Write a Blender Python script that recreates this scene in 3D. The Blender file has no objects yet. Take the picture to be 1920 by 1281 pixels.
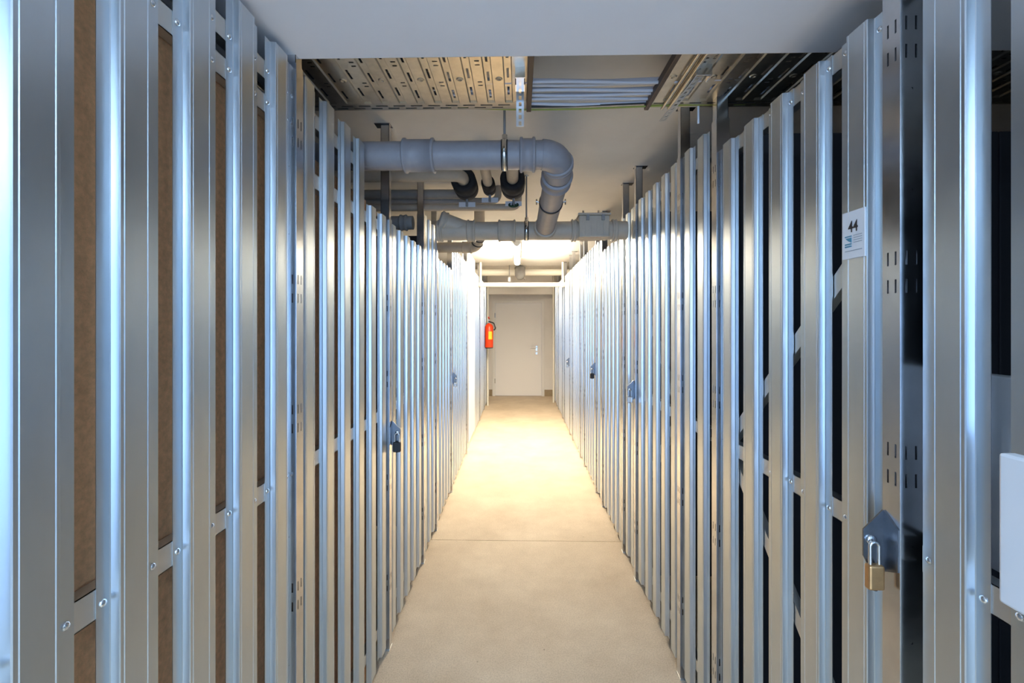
import bpy, bmesh, math, random
from mathutils import Vector, Matrix
random.seed(7)
sc = bpy.context.scene
C = sc.collection

# ------------------------------------------------------------------ camera
F, PX, PY, EYE = 857.0, 955.0, 606.0, 1.58      # focal length / principal point in pixels of 1920x1281
S = 18.0 / F                                     # tangent of the small yaw to the left
cam_d = bpy.data.cameras.new('camera'); cam = bpy.data.objects.new('camera', cam_d); C.objects.link(cam)
cam_d.sensor_width = 36.0; cam_d.lens = F / 1920 * 36.0
cam_d.shift_x = (960 - PX) / 1920; cam_d.shift_y = (PY - 640.5) / 1920
cam_d.clip_start = 0.02
cam.location = (0, 0, EYE); cam.rotation_euler = (math.radians(90), 0, math.atan(S))
sc.camera = cam
sc.view_settings.view_transform = 'Standard'; sc.view_settings.look = 'None'
sc.view_settings.gamma = 1.0; sc.view_settings.use_curve_mapping = False
sc.view_settings.exposure = 0.22

# ------------------------------------------------------------------ world + cool fill light added behind the camera
w = bpy.data.worlds.new('world'); sc.world = w; w.use_nodes = True
w.node_tree.nodes['Background'].inputs[0].default_value = (0.45, 0.62, 1.0, 1)
w.node_tree.nodes['Background'].inputs[1].default_value = 0.8
al = bpy.data.lights.new('rear_fill', 'AREA'); al.shape = 'RECTANGLE'; al.size = 4.2; al.size_y = 2.2
al.energy = 125; al.color = (0.36, 0.60, 1.0)
ao = bpy.data.objects.new('rear_fill', al); C.objects.link(ao)
ao.location = (0.1, -2.95, 1.2); ao.rotation_euler = (math.radians(90), 0, 0)     # faces +Y into the cellar
WARM = (1.0, 0.86, 0.66); COOL = (0.54, 0.765, 1.0)
LAMP_FAR, NEAR_FILL = 275.0, 108.0

# ------------------------------------------------------------------ materials
def mat(name, col, rough=0.5, metal=0.0, noise=0.0, nscale=20.0, bump=0.0, bscale=200.0, stretch=None, emit=None, estr=0.0, rnoise=0.0, col2=None):
    m = bpy.data.materials.new(name); m.use_nodes = True
    nt = m.node_tree; b = nt.nodes['Principled BSDF']
    b.inputs['Base Color'].default_value = (*col, 1); b.inputs['Roughness'].default_value = rough; b.inputs['Metallic'].default_value = metal
    if emit:
        b.inputs['Emission Color'].default_value = (*emit, 1); b.inputs['Emission Strength'].default_value = estr
    if noise or bump or rnoise:
        tc = nt.nodes.new('ShaderNodeTexCoord'); mp = nt.nodes.new('ShaderNodeMapping')
        ge = nt.nodes.new('ShaderNodeNewGeometry'); nt.links.new(ge.outputs['Position'], mp.inputs[0])
        if stretch: mp.inputs['Scale'].default_value = stretch
    if noise or rnoise:
        n = nt.nodes.new('ShaderNodeTexNoise'); n.inputs['Scale'].default_value = nscale; n.inputs['Detail'].default_value = 6; n.inputs['Roughness'].default_value = 0.65
        nt.links.new(mp.outputs[0], n.inputs['Vector'])
    if noise:
        r = nt.nodes.new('ShaderNodeValToRGB'); nt.links.new(n.outputs['Fac'], r.inputs[0])
        c2 = col2 or tuple(c * (1 - noise) for c in col)
        r.color_ramp.elements[0].position = 0.3; r.color_ramp.elements[1].position = 0.7
        r.color_ramp.elements[0].color = (*c2, 1); r.color_ramp.elements[1].color = (*[min(1, c * (1 + noise * 0.4)) for c in col], 1)
        nt.links.new(r.outputs[0], b.inputs['Base Color'])
    if rnoise:
        mr = nt.nodes.new('ShaderNodeMapRange'); mr.inputs['To Min'].default_value = rough - rnoise; mr.inputs['To Max'].default_value = rough + rnoise
        mr.inputs['From Min'].default_value = 0.3; mr.inputs['From Max'].default_value = 0.7
        nt.links.new(n.outputs['Fac'], mr.inputs['Value']); nt.links.new(mr.outputs[0], b.inputs['Roughness'])
    if bump:
        n2 = nt.nodes.new('ShaderNodeTexNoise'); n2.inputs['Scale'].default_value = bscale; n2.inputs['Detail'].default_value = 4
        nt.links.new(mp.outputs[0], n2.inputs['Vector'])
        bp = nt.nodes.new('ShaderNodeBump'); bp.inputs['Strength'].default_value = bump; bp.inputs['Distance'].default_value = 0.002
        nt.links.new(n2.outputs['Fac'], bp.inputs['Height']); nt.links.new(bp.outputs[0], b.inputs['Normal'])
    return m
M = {}
M['galv'] = mat('galvanised_steel', (0.675, 0.735, 0.785), 0.33, 1.0, noise=0.07, nscale=7, rnoise=0.015, stretch=(1, 1, 0.3))
M['post'] = mat('galvanised_post', (0.68, 0.69, 0.71), 0.20, 1.0, noise=0.12, nscale=14, rnoise=0.03)
M['tray'] = mat('tray_steel', (0.60, 0.56, 0.47), 0.38, 1.0, noise=0.15, nscale=25)
M['rail'] = mat('rail_steel', (0.70, 0.69, 0.66), 0.42, 1.0)
M['hasp'] = mat('dark_zinc_plate', (0.26, 0.28, 0.31), 0.32, 1.0, noise=0.15, nscale=40)
M['screw'] = mat('zinc_screw', (0.8, 0.8, 0.8), 0.25, 1.0)
M['board'] = mat('hardboard', (0.86, 0.47, 0.23), 0.75, noise=0.22, nscale=90, bump=0.25, bscale=300)
M['paint'] = mat('ceiling_paint', (0.88, 0.84, 0.78), 0.85, noise=0.06, nscale=3, bump=0.15, bscale=120)
M['beam'] = mat('beam_paint', (0.86, 0.84, 0.85), 0.85, noise=0.04, nscale=2, bump=0.1, bscale=90)
M['wallw'] = mat('wall_paint', (0.86, 0.82, 0.76), 0.85, noise=0.05, nscale=3)
M['dark'] = mat('unlit_interior_dark', (0.03, 0.031, 0.038), 0.7)  # near-black stands in for the shade inside the unlit compartments
M['skirt'] = mat('skirting_tile', (0.36, 0.27, 0.16), 0.6, noise=0.15, nscale=30)
M['door'] = mat('door_lacquer', (0.90, 0.87, 0.83), 0.5)
M['frame'] = mat('frame_lacquer', (0.85, 0.82, 0.76), 0.5)
M['chrome'] = mat('chrome', (0.75, 0.75, 0.75), 0.18, 1.0)
M['pipe'] = mat('grey_pvc', (0.32, 0.30, 0.305), 0.45, noise=0.10, nscale=18)
M['pipe2'] = mat('warm_lit_grey_pvc', (0.54, 0.47, 0.375), 0.5, noise=0.10, nscale=18)  # warm light near the ceiling is put into this pipe colour
M['insul'] = mat('pipe_jacket', (0.34, 0.33, 0.31), 0.55, noise=0.08, nscale=20)
M['whitepipe'] = mat('white_pipe', (0.74, 0.70, 0.60), 0.5)
M['foam'] = mat('black_foam', (0.014, 0.014, 0.017), 0.75, noise=0.3, nscale=60, bump=0.3)
M['rubber'] = mat('black_rubber', (0.02, 0.02, 0.022), 0.5)
M['white'] = mat('white_plastic', (0.80, 0.80, 0.82), 0.4)
M['grey'] = mat('grey_plastic', (0.30, 0.29, 0.28), 0.5)
M['brass'] = mat('brass', (0.62, 0.36, 0.16), 0.38, 0.9, noise=0.15, nscale=60)
M['green'] = mat('green_wheel', (0.02, 0.07, 0.03), 0.5)
M['red'] = mat('red_enamel', (0.78, 0.055, 0.01), 0.3)
M['yellow'] = mat('yellow_label', (0.85, 0.55, 0.03), 0.5)
M['ink'] = mat('black_ink', (0.012, 0.012, 0.02), 0.6)
M['ash'] = mat('grey_ink', (0.35, 0.38, 0.42), 0.6)
M['teal'] = mat('teal_ink', (0.06, 0.26, 0.38), 0.6)
M['cable'] = mat('white_cable', (0.62, 0.62, 0.66), 0.5)
M['gcable'] = mat('grey_cable', (0.25, 0.25, 0.27), 0.5)
M['gycable'] = mat('green_yellow_cable', (0.30, 0.32, 0.05), 0.5)
M['brown'] = mat('brown_edge', (0.06, 0.035, 0.022), 0.5)
M['lampbody'] = mat('lamp_body', (0.75, 0.75, 0.72), 0.5)
M['lampfar'] = mat('lamp_diffuser', (0.8, 0.8, 0.8), 0.5, emit=WARM, estr=LAMP_FAR)
M['nearfill'] = mat('near_fill_diffuser', (0.8, 0.8, 0.8), 0.5, emit=COOL, estr=NEAR_FILL)  # glow of the fill lamp added behind the camera

def floor_mat():
    m = bpy.data.materials.new('concrete_floor'); m.use_nodes = True
    nt = m.node_tree; b = nt.nodes['Principled BSDF']; L = nt.links
    ge = nt.nodes.new('ShaderNodeNewGeometry')
    n1 = nt.nodes.new('ShaderNodeTexNoise'); n1.inputs['Scale'].default_value = 2.3; n1.inputs['Detail'].default_value = 8; n1.inputs['Roughness'].default_value = 0.7
    n2 = nt.nodes.new('ShaderNodeTexNoise'); n2.inputs['Scale'].default_value = 160; n2.inputs['Detail'].default_value = 3
    vo = nt.nodes.new('ShaderNodeTexVoronoi'); vo.inputs['Scale'].default_value = 7
    for n in (n1, n2, vo): L.new(ge.outputs['Position'], n.inputs['Vector'])
    r1 = nt.nodes.new('ShaderNodeValToRGB'); e = r1.color_ramp.elements
    e[0].position = 0.3; e[0].color = (0.64, 0.50, 0.345, 1); e[1].position = 0.72; e[1].color = (0.84, 0.69, 0.505, 1)
    L.new(n1.outputs['Fac'], r1.inputs[0])
    r2 = nt.nodes.new('ShaderNodeValToRGB'); e = r2.color_ramp.elements
    e[0].position = 0.32; e[0].color = (0.74, 0.70, 0.65, 1); e[1].position = 0.6; e[1].color = (1, 1, 1, 1)
    L.new(n2.outputs['Fac'], r2.inputs[0])
    mx = nt.nodes.new('ShaderNodeMix'); mx.data_type = 'RGBA'; mx.blend_type = 'MULTIPLY'; mx.inputs[0].default_value = 0.75
    L.new(r1.outputs[0], mx.inputs[6]); L.new(r2.outputs[0], mx.inputs[7])
    r3 = nt.nodes.new('ShaderNodeValToRGB'); e = r3.color_ramp.elements       # sparse dark specks
    e[0].position = 0.022; e[0].color = (0.25, 0.2, 0.15, 1); e[1].position = 0.035; e[1].color = (1, 1, 1, 1)
    L.new(vo.outputs['Distance'], r3.inputs[0])
    mx2 = nt.nodes.new('ShaderNodeMix'); mx2.data_type = 'RGBA'; mx2.blend_type = 'MULTIPLY'; mx2.inputs[0].default_value = 0.6
    L.new(mx.outputs[2], mx2.inputs[6]); L.new(r3.outputs[0], mx2.inputs[7])
    L.new(mx2.outputs[2], b.inputs['Base Color'])
    b.inputs['Roughness'].default_value = 0.62
    bp = nt.nodes.new('ShaderNodeBump'); bp.inputs['Strength'].default_value = 0.2; bp.inputs['Distance'].default_value = 0.002
    L.new(n2.outputs['Fac'], bp.inputs['Height']); L.new(bp.outputs[0], b.inputs['Normal'])
    return m
M['floor'] = floor_mat()

# ------------------------------------------------------------------ helpers
W = {}          # world origin of each object
def at(px, py, Y):
    """point at world depth Y seen at a pixel of the photograph (used for measuring)"""
    a = (px - PX) / F; x = Y * (a - S) / (1 + a * S)
    return Vector((x, Y, EYE + (PY - py) / F * (Y - x * S)))
def props(o, label=None, cat=None, group=None, kind=None):
    if label: o['label'] = label
    if cat: o['category'] = cat
    if group: o['group'] = group
    if kind: o['kind'] = kind
    return o
def empty(name, loc, label, cat, group=None, kind=None):
    o = bpy.data.objects.new(name, None); C.objects.link(o); o.location = loc; o.empty_display_size = 0.1
    W[o.name] = Vector(loc)
    return props(o, label, cat, group, kind)
def put(name, me, loc, parent=None):
    o = bpy.data.objects.new(name, me); C.objects.link(o)
    loc = Vector(loc); W[o.name] = loc
    if parent: o.parent = parent; o.location = loc - W[parent.name]
    else: o.location = loc
    return o
class MB:
    def __init__(s): s.v = []; s.f = []; s.sm = []
    def add(s, vs, fs, smooth=False):
        k = len(s.v); s.v += [tuple(v) for v in vs]; s.f += [tuple(i + k for i in f) for f in fs]; s.sm += [smooth] * len(fs); return s
    def box(s, a, b, bev=0.0):
        x0, y0, z0 = [min(p, q) for p, q in zip(a, b)]; x1, y1, z1 = [max(p, q) for p, q in zip(a, b)]
        if bev:
            bm = bmesh.new(); bmesh.ops.create_cube(bm, size=1)
            for v in bm.verts: v.co = Vector(((x0 + x1) / 2 + v.co.x * (x1 - x0), (y0 + y1) / 2 + v.co.y * (y1 - y0), (z0 + z1) / 2 + v.co.z * (z1 - z0)))
            bmesh.ops.bevel(bm, geom=bm.edges[:], offset=bev, segments=2, profile=0.5, affect='EDGES')
            bm.verts.index_update(); s.add([v.co.copy() for v in bm.verts], [[v.index for v in f.verts] for f in bm.faces]); bm.free(); return s
        return s.add([(x0, y0, z0), (x1, y0, z0), (x1, y1, z0), (x0, y1, z0), (x0, y0, z1), (x1, y0, z1), (x1, y1, z1), (x0, y1, z1)],
                     [(3, 2, 1, 0), (4, 5, 6, 7), (0, 1, 5, 4), (1, 2, 6, 5), (2, 3, 7, 6), (3, 0, 4, 7)])
    def prism(s, pts, d):
        """polygon pts (3D, planar) extruded by vector d"""
        n = len(pts); d = Vector(d); a = [Vector(p) for p in pts]
        nor = Vector((0, 0, 0))
        for i in range(n): nor += a[i].cross(a[(i + 1) % n])
        if nor.dot(d) > 0: a = a[::-1]
        return s.add(a + [p + d for p in a], [tuple(range(n)), tuple(range(2 * n - 1, n - 1, -1))] + [(i, i + n, (i + 1) % n + n, (i + 1) % n) for i in range(n)])
    def tube(s, path, r, n=20, caps=True):
        """swept circle; r a number or a list of radii along the path"""
        p = [Vector(q) for q in path]; m = len(p); rs = r if isinstance(r, (list, tuple)) else [r] * m
        t = [(p[min(i + 1, m - 1)] - p[max(i - 1, 0)]).normalized() for i in range(m)]
        for i in range(m):
            if (p[min(i + 1, m - 1)] - p[max(i - 1, 0)]).length < 1e-7: t[i] = t[i - 1]
        u = t[0].orthogonal().normalized(); vs = []
        for i in range(m):
            u = (u - t[i] * u.dot(t[i])).normalized(); w_ = t[i].cross(u)
            vs += [p[i] + (u * math.cos(2 * math.pi * k / n) + w_ * math.sin(2 * math.pi * k / n)) * rs[i] for k in range(n)]
        fs = [(i * n + k, i * n + (k + 1) % n, (i + 1) * n + (k + 1) % n, (i + 1) * n + k) for i in range(m - 1) for k in range(n)]
        s.add(vs, fs, True)
        if caps:
            s.add([vs[k] for k in range(n)], [tuple(range(n))[::-1]]); s.add([vs[(m - 1) * n + k] for k in range(n)], [tuple(range(n))])
        return s
    def lathe(s, o, ax, prof, n=24):
        """prof: list of (distance along ax, radius)"""
        o = Vector(o); ax = Vector(ax).normalized()
        u = ax.orthogonal().normalized(); w_ = ax.cross(u); m = len(prof); vs = []
        for (d, r) in prof: vs += [o + ax * d + (u * math.cos(2 * math.pi * k / n) + w_ * math.sin(2 * math.pi * k / n)) * max(r, 1e-5) for k in range(n)]
        fs = [(i * n + k, i * n + (k + 1) % n, (i + 1) * n + (k + 1) % n, (i + 1) * n + k) for i in range(m - 1) for k in range(n)]
        return s.add(vs, fs, True)
    def mesh(s, name, m, off=(0, 0, 0)):
        me = bpy.data.meshes.new(name); off = Vector(off)
        me.from_pydata([Vector(v) - off for v in s.v], [], s.f); me.materials.append(M[m] if isinstance(m, str) else m)
        me.polygons.foreach_set('use_smooth', s.sm); me.update(); return me
    def build(s, name, m, parent=None):
        lo = Vector([min(v[i] for v in s.v) for i in range(3)]); hi = Vector([max(v[i] for v in s.v) for i in range(3)])
        c = Vector(((lo.x + hi.x) / 2, (lo.y + hi.y) / 2, lo.z))
        return put(name, s.mesh(name, m, c), c, parent)
def arc(path, rad, seg=8):
    """round the corners of a polyline"""
    p = [Vector(q) for q in path]; out = [p[0]]
    for i in range(1, len(p) - 1):
        a = (p[i - 1] - p[i]); b = (p[i + 1] - p[i]); la, lb = a.length, b.length; a.normalize(); b.normalize()
        ang = a.angle(b)
        if ang > math.pi - 0.02: out.append(p[i]); continue
        d = min(rad / math.tan(ang / 2), la * 0.49, lb * 0.49)
        s0, s1 = p[i] + a * d, p[i] + b * d; cdir = (a + b).normalized(); rr = d * math.tan(ang / 2); c = p[i] + cdir * (d / math.cos(ang / 2))
        v0 = (s0 - c); v1 = (s1 - c); th = v0.angle(v1)
        for k in range(seg + 1):
            f = k / seg; out.append(c + (v0 * math.sin((1 - f) * th) + v1 * math.sin(f * th)) / math.sin(th))
    return out + [p[-1]]
def holes_plate(o, U, V, su, sv, holes, eu=(), ev=()):
    """flat sheet spanned by U (length su) and V (length sv) from o, with rectangular holes (u0,u1,v0,v1); single sided grid"""
    us = sorted({0.0, su, *[round(h[i], 5) for h in holes for i in (0, 1) if 0 < h[i] < su], *[round(e, 5) for e in eu if 0 < e < su]})
    vs = sorted({0.0, sv, *[round(h[i], 5) for h in holes for i in (2, 3) if 0 < h[i] < sv], *[round(e, 5) for e in ev if 0 < e < sv]})
    o = Vector(o); U = Vector(U); V = Vector(V); verts = {}; vl = []; fs = []
    def vid(i, j):
        if (i, j) not in verts: verts[(i, j)] = len(vl); vl.append(o + U * us[i] + V * vs[j])
        return verts[(i, j)]
    for i in range(len(us) - 1):
        for j in range(len(vs) - 1):
            cu, cv = (us[i] + us[i + 1]) / 2, (vs[j] + vs[j + 1]) / 2
            if any(h[0] < cu < h[1] and h[2] < cv < h[3] for h in holes): continue
            fs.append((vid(i, j), vid(i + 1, j), vid(i + 1, j + 1), vid(i, j + 1)))
    return vl, fs
ORD = ['first', 'second', 'third', 'fourth', 'fifth', 'sixth', 'seventh', 'eighth', 'ninth', 'tenth', 'eleventh', 'twelfth', 'thirteenth', 'fourteenth', 'fifteenth', 'sixteenth']

# ------------------------------------------------------------------ the shell of the cellar
CEIL, XL, XR, Y0, Y1 = 2.545, -2.9, 2.9, -3.0, 9.9
def struct(mb, name, m, label, cat): return props(mb.build(name, m), label, cat, kind='structure')
fl = MB()
JY = at(980, 1014, 3.3); JY = (EYE * F / (1014 - PY))          # depth of the expansion joint
fl.box((XL, Y0, -0.12), (XR, JY - 0.003, 0)); fl.box((XL, JY + 0.003, -0.12), (XR, Y1 + 0.2, 0)); fl.box((XL, JY - 0.003, -0.12), (XR, JY + 0.003, -0.006))
struct(fl, 'floor', 'floor', 'beige concrete floor of the corridor with a joint across it', 'floor')
struct(MB().box((XL, Y0, CEIL), (XR, Y1 + 0.2, CEIL + 0.15)), 'ceiling', 'paint', 'painted concrete ceiling above the corridor', 'ceiling')
struct(MB().box((XL, Y0, 2.335), (XR, 1.30, CEIL - 0.001), 0.008), 'trim_1', 'beam', 'wide pale downstand slab over the nearest part of the corridor', 'beam')
struct(MB().box((XL - 0.15, Y0, 0), (XL, Y1 + 0.2, CEIL)), 'wall_left', 'dark', 'outer wall behind the left storage compartments, coloured dark as unlit', 'wall')
struct(MB().box((XR, Y0, 0), (XR + 0.15, Y1 + 0.2, CEIL)), 'wall_right', 'dark', 'outer wall behind the right storage compartments, coloured dark as unlit', 'wall')
wf = MB(); wf.box((XL, Y0 - 0.15, 0), (-2.1, Y0, CEIL)); wf.box((2.3, Y0 - 0.15, 0), (XR, Y0, CEIL)); wf.box((-2.1, Y0 - 0.15, 2.3), (2.3, Y0, CEIL))
struct(wf, 'wall_front', 'wallw', 'wall behind the camera, its wide opening added for the cool fill light', 'wall')  # opening added to let the cool fill in
DX0, DX1, DZ = -0.515, 0.490, 2.01
wb = MB(); wb.box((XL, Y1, 0), (DX0 - 0.06, Y1 + 0.15, CEIL)); wb.box((DX1 + 0.06, Y1, 0), (XR, Y1 + 0.15, CEIL)); wb.box((DX0 - 0.06, Y1, DZ + 0.06), (DX1 + 0.06, Y1 + 0.15, CEIL))
struct(wb, 'wall_back', 'wallw', 'cream end wall of the corridor around the white door', 'wall')
struct(MB().box((-0.75, 9.25, 2.165), (0.85, 9.45, CEIL - 0.001)), 'trim_2', 'wallw', 'cream lintel beam across the corridor before the end door', 'beam')
struct(MB().box((-0.75, Y1 - 0.012, 0), (DX0 - 0.06, Y1, 0.14), 0.003), 'baseboard_left', 'skirt', 'tan skirting left of the end door', 'baseboard')
struct(MB().box((DX1 + 0.06, Y1 - 0.012, 0), (0.85, Y1, 0.14), 0.003), 'baseboard_right', 'skirt', 'tan skirting right of the end door', 'baseboard')
# end door
dr = empty('door_1', ((DX0 + DX1) / 2, Y1, 0), 'white flush door at the far end of the corridor', 'door', kind='structure')
fb = MB(); fb.box((DX0 - 0.06, Y1 - 0.02, 0), (DX0, Y1 + 0.12, DZ + 0.06), 0.003); fb.box((DX1, Y1 - 0.02, 0), (DX1 + 0.06, Y1 + 0.12, DZ + 0.06), 0.003); fb.box((DX0, Y1 - 0.02, DZ), (DX1, Y1 + 0.12, DZ + 0.06), 0.003)
fb.build('door_frame', 'frame', dr)
lf = MB().box((DX0 + 0.004, Y1 - 0.012, 0.012), (DX1 - 0.004, Y1 + 0.03, DZ - 0.004), 0.003).build('door_leaf', 'door', dr)
hx = at(1006, 652, Y1).x
MB().box((hx - 0.02, Y1 - 0.022, 0.98), (hx + 0.02, Y1 - 0.010, 1.09), 0.004).box((hx - 0.02, Y1 - 0.022, 0.90), (hx + 0.02, Y1 - 0.010, 0.955), 0.004).build('escutcheon', 'chrome', lf)
MB().tube(arc([(hx, Y1 - 0.02, 1.055), (hx, Y1 - 0.065, 1.055), (hx - 0.13, Y1 - 0.065, 1.055)], 0.015), 0.010, 10).build('handle', 'chrome', lf)
for z in (0.33, 1.75): MB().tube([(DX0 - 0.002, Y1 - 0.026, z - 0.05), (DX0 - 0.002, Y1 - 0.026, z + 0.05)], 0.010, 8).build('hinge', 'chrome', dr)

# ------------------------------------------------------------------ slatted steel partitions
DL, DR = 0.645, 0.735           # plane of the slat flanges left / right of the camera
RISE = 0.014
PROF = [(0, 0), (0.0225, 0), (0.0240, 0.0012), (0.0258, 0.0125), (0.0275, RISE), (0.0330, RISE), (0.0342, RISE - 0.0012), (0.0354, RISE),
        (0.0790, RISE), (0.0802, RISE - 0.0012), (0.0814, RISE), (0.0858, RISE), (0.0875, 0.0125), (0.0893, 0.0012), (0.0908, 0), (0.120, 0)]
slat_cache = {}
def slat_mesh(side, h):
    k = (side, round(h, 3))
    if k not in slat_cache:
        out = [(r, t) for t, r in PROF]; inn = [(r - 0.0012, t) for t, r in PROF][::-1]
        loop = [(-side * r, t) for r, t in out + inn]            # toward the corridor is -side*X
        slat_cache[k] = MB().prism([(x, y, 0) for x, y in loop], (0, 0, h)).mesh('slat', 'galv')
    return slat_cache[k]
sb = MB(); sb.lathe((0, 0, 0), (1, 0, 0), [(0, 0.0065), (0.0012, 0.0065), (0.0032, 0.0045), (0.0038, 0.0)], 8); SCREW = {-1: sb.mesh('screw', 'screw')}
sb = MB(); sb.lathe((0, 0, 0), (-1, 0, 0), [(0, 0.0065), (0.0012, 0.0065), (0.0032, 0.0045), (0.0038, 0.0)], 8); SCREW[1] = sb.mesh('screw', 'screw')
BOT = 0.035
SLOTZ = [0.784, 0.837, 1.284, 1.337, 1.65, 1.703, 2.09, 2.143, 0.30, 0.353]
post_cache = {}
def post_mesh(side, h):
    """open C section 42 x 45 mm with paired slots, long axis z, corridor face toward -side*X"""
    k = (side, round(h, 3))
    if k in post_cache: return post_cache[k]
    wy, dx = 0.041, 0.045; mb = MB()
    hl = [(0.008 + j * 0.018, 0.012 + j * 0.018, z - 0.013, z + 0.013) for z in SLOTZ if z < h - 0.05 for j in (0, 1)]
    ht = [(0.019, 0.0225, z - 0.0018, z + 0.0018) for z in (1.16, 1.83, 2.02, 0.62, 0.98) if z < h - 0.05]
    xf = -side * 0.020; xb = xf + side * dx
    mb.add(*holes_plate((xf, 0, 0), (0, 1, 0), (0, 0, 1), wy, h, hl))
    mb.add(*holes_plate((xf, 0, 0), (side, 0, 0), (0, 0, 1), dx, h, hl + ht))
    mb.add(*holes_plate((xf, wy, 0), (side, 0, 0), (0, 0, 1), dx, h, []))
    mb.add(*holes_plate((xb, 0, 0), (0, 1, 0), (0, 0, 1), 0.012, h, []))
    mb.add(*holes_plate((xb, wy - 0.012, 0), (0, 1, 0), (0, 0, 1), 0.012, h, []))
    post_cache[k] = mb.mesh('post', 'post'); return post_cache[k]
ext_cache = {}
def ext_mesh(side, z0):
    k = (side, round(z0, 3))
    if k not in ext_cache:
        mb = MB(); h = CEIL - z0; x0 = -side * 0.018; x1 = side * 0.023
        mb.box((x0, 0.003, 0), (x0 + side * 0.002, 0.038, h)); mb.box((x0, 0.003, 0), (x1, 0.005, h)); mb.box((x0, 0.036, 0), (x1, 0.038, h))
        mb.box((x1 - side * 0.002, 0.003, 0), (x1, 0.012, h)); mb.box((x1 - side * 0.002, 0.029, 0), (x1, 0.038, h))
        mb.box((x0 - side * 0.006, -0.008, h - 0.004), (x1 + side * 0.03, 0.049, h - 0.0005))
        ext_cache[k] = mb.mesh('post_extension', 'post')
    return ext_cache[k]
def unit(side, name, label, cat, slats, rails, posts=(), brace=None, group=None):
    """side -1 left, +1 right; slats [(y, top)], rails [(z, y0, y1)], posts [(y, top)], brace (y_vertex, y_end)"""
    d = DL if side < 0 else DR; X = side * d
    ya = min([s[0] for s in slats] + [p[0] for p in posts]); yb = max([s[0] + 0.12 for s in slats] + [p[0] + 0.041 for p in posts])
    root = empty(name, (X, (ya + yb) / 2, 0), label, cat, group, 'thing')
    for (y, top) in slats:
        s = put('slat', slat_mesh(side, top - BOT), (X, y, BOT), root)
        if -0.2 < y < 1.35:
            for (z, r0, r1) in rails:
                if z > top: continue
                for t in (0.011, 0.107): put('screw', SCREW[side], (X - side * 0.0001, y + t, z + random.uniform(-0.008, 0.008)), s)
    for (z, r0, r1) in rails:
        xa, xb = X + side * 0.0015, X + side * 0.026
        mb = MB(); mb.box((xa, r0, z - 0.024), (xa + side * 0.0015, r1, z + 0.024)); mb.box((xa, r0, z + 0.0225), (xb, r1, z + 0.024)); mb.box((xa, r0, z - 0.024), (xb, r1, z - 0.0225))
        mb.build('rail', 'rail', root)
    for (y, top) in posts:
        p = put('post', post_mesh(side, top), (X, y, 0), root)
        md = p.modifiers.new('sheet', 'SOLIDIFY'); md.thickness = 0.0018; md.offset = 0
        put('post_extension', ext_mesh(side, top - 0.25), (X, y, top - 0.25), root)
        MB().box((X - side * 0.022, y - 0.006, 0), (X + side * 0.05, y + 0.047, 0.004)).build('foot_plate', 'rail', root)
    if brace:
        yv, ye = brace
        for (z1) in (1.15 + 0.93 * abs(ye - yv), 1.15 - 0.87 * abs(ye - yv)):
            p0 = Vector((X + side * 0.0035, yv, 1.15)); p1 = Vector((X + side * 0.0035, ye, z1)); dd = (p1 - p0).normalized(); nn = Vector((0, -dd.z, dd.y)) * 0.02
            MB().prism([p0 + nn, p1 + nn, p1 - nn, p0 - nn], (side * 0.02, 0, 0)).build('brace', 'rail', root)
    return root
def run(y, n, step=0.1525, top=2.31): return [(y + i * step, top) for i in range(n)]
def std(zs, a, b): return [(z, a, b) for z in zs]
GP = 'slatted steel partitions lining the corridor'; GD = 'slatted steel doors lining the corridor'
# --- left side
TOPL = [2.225, 1.15, 0.16]
u = unit(-1, 'slatted_partition', 'nearest galvanised slat partition on the left with brown board behind its gaps', 'partition',
     [(0.684 + 0.1545 * k, 2.31) for k in range(-7, 4)], std([2.225, 2.14, 1.15, 0.16], -0.42, 1.268), [(1.269, 2.31)], None, GP)
u = unit(-1, 'slatted_partition', 'left slat partition with its last two slats cut lower for the grey drain pipe', 'partition',
     [(1.312 + 0.152 * k, 2.31 if k < 4 else 2.085) for k in range(6)],
     [(2.222, 1.312, 1.888), (2.03, 1.312, 2.19), (1.15, 1.312, 2.19), (0.16, 1.312, 2.19)], [(2.192, 2.085)], None, GP)
u = unit(-1, 'slatted_gate', 'low slatted steel door on the left closed by a black padlock', 'storage door',
     run(2.247, 5, 0.152, 2.075), std([2.02, 1.15, 0.16], 2.247, 2.975), [], (2.28, 2.95), GD)
u = unit(-1, 'slatted_partition', 'tall narrow left slat partition where the cross drain pipe ends', 'partition',
     run(3.035, 3, 0.152, 2.31), std(TOPL, 3.035, 3.46), [(2.99, 2.30), (3.465, 2.31)], None, GP)
u = unit(-1, 'slatted_gate', 'second low slatted steel door on the left, below the short elbowed pipe', 'storage door',
     run(3.512, 5, 0.150, 2.085), std([2.03, 1.15, 0.16], 3.512, 4.232), [], (3.55, 4.2), GD)
u = unit(-1, 'slatted_partition', 'tall left slat partition just before the white vertical casing', 'partition',
     run(4.30, 8, 0.152, 2.31), std(TOPL, 4.30, 5.49), [(4.255, 2.31), (5.50, 2.31)], None, GP)
u = unit(-1, 'slatted_gate', 'bright slatted door on the left directly past the white casing', 'storage door',
     run(6.45, 6, 0.152, 2.31), std(TOPL, 6.45, 7.34), [], (6.5, 7.3), GD)
u = unit(-1, 'slatted_partition', 'left slat partition between the white casing and the fire extinguisher', 'partition',
     run(7.405, 6, 0.152, 2.31), std(TOPL, 7.405, 8.29), [(7.36, 2.31), (8.30, 2.31)], None, GP)
u = unit(-1, 'slatted_gate', 'last slatted door on the left, behind the fire extinguisher', 'storage door',
     run(8.35, 9, 0.152, 2.31), std(TOPL, 8.35, 9.68), [], None, GD)
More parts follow.
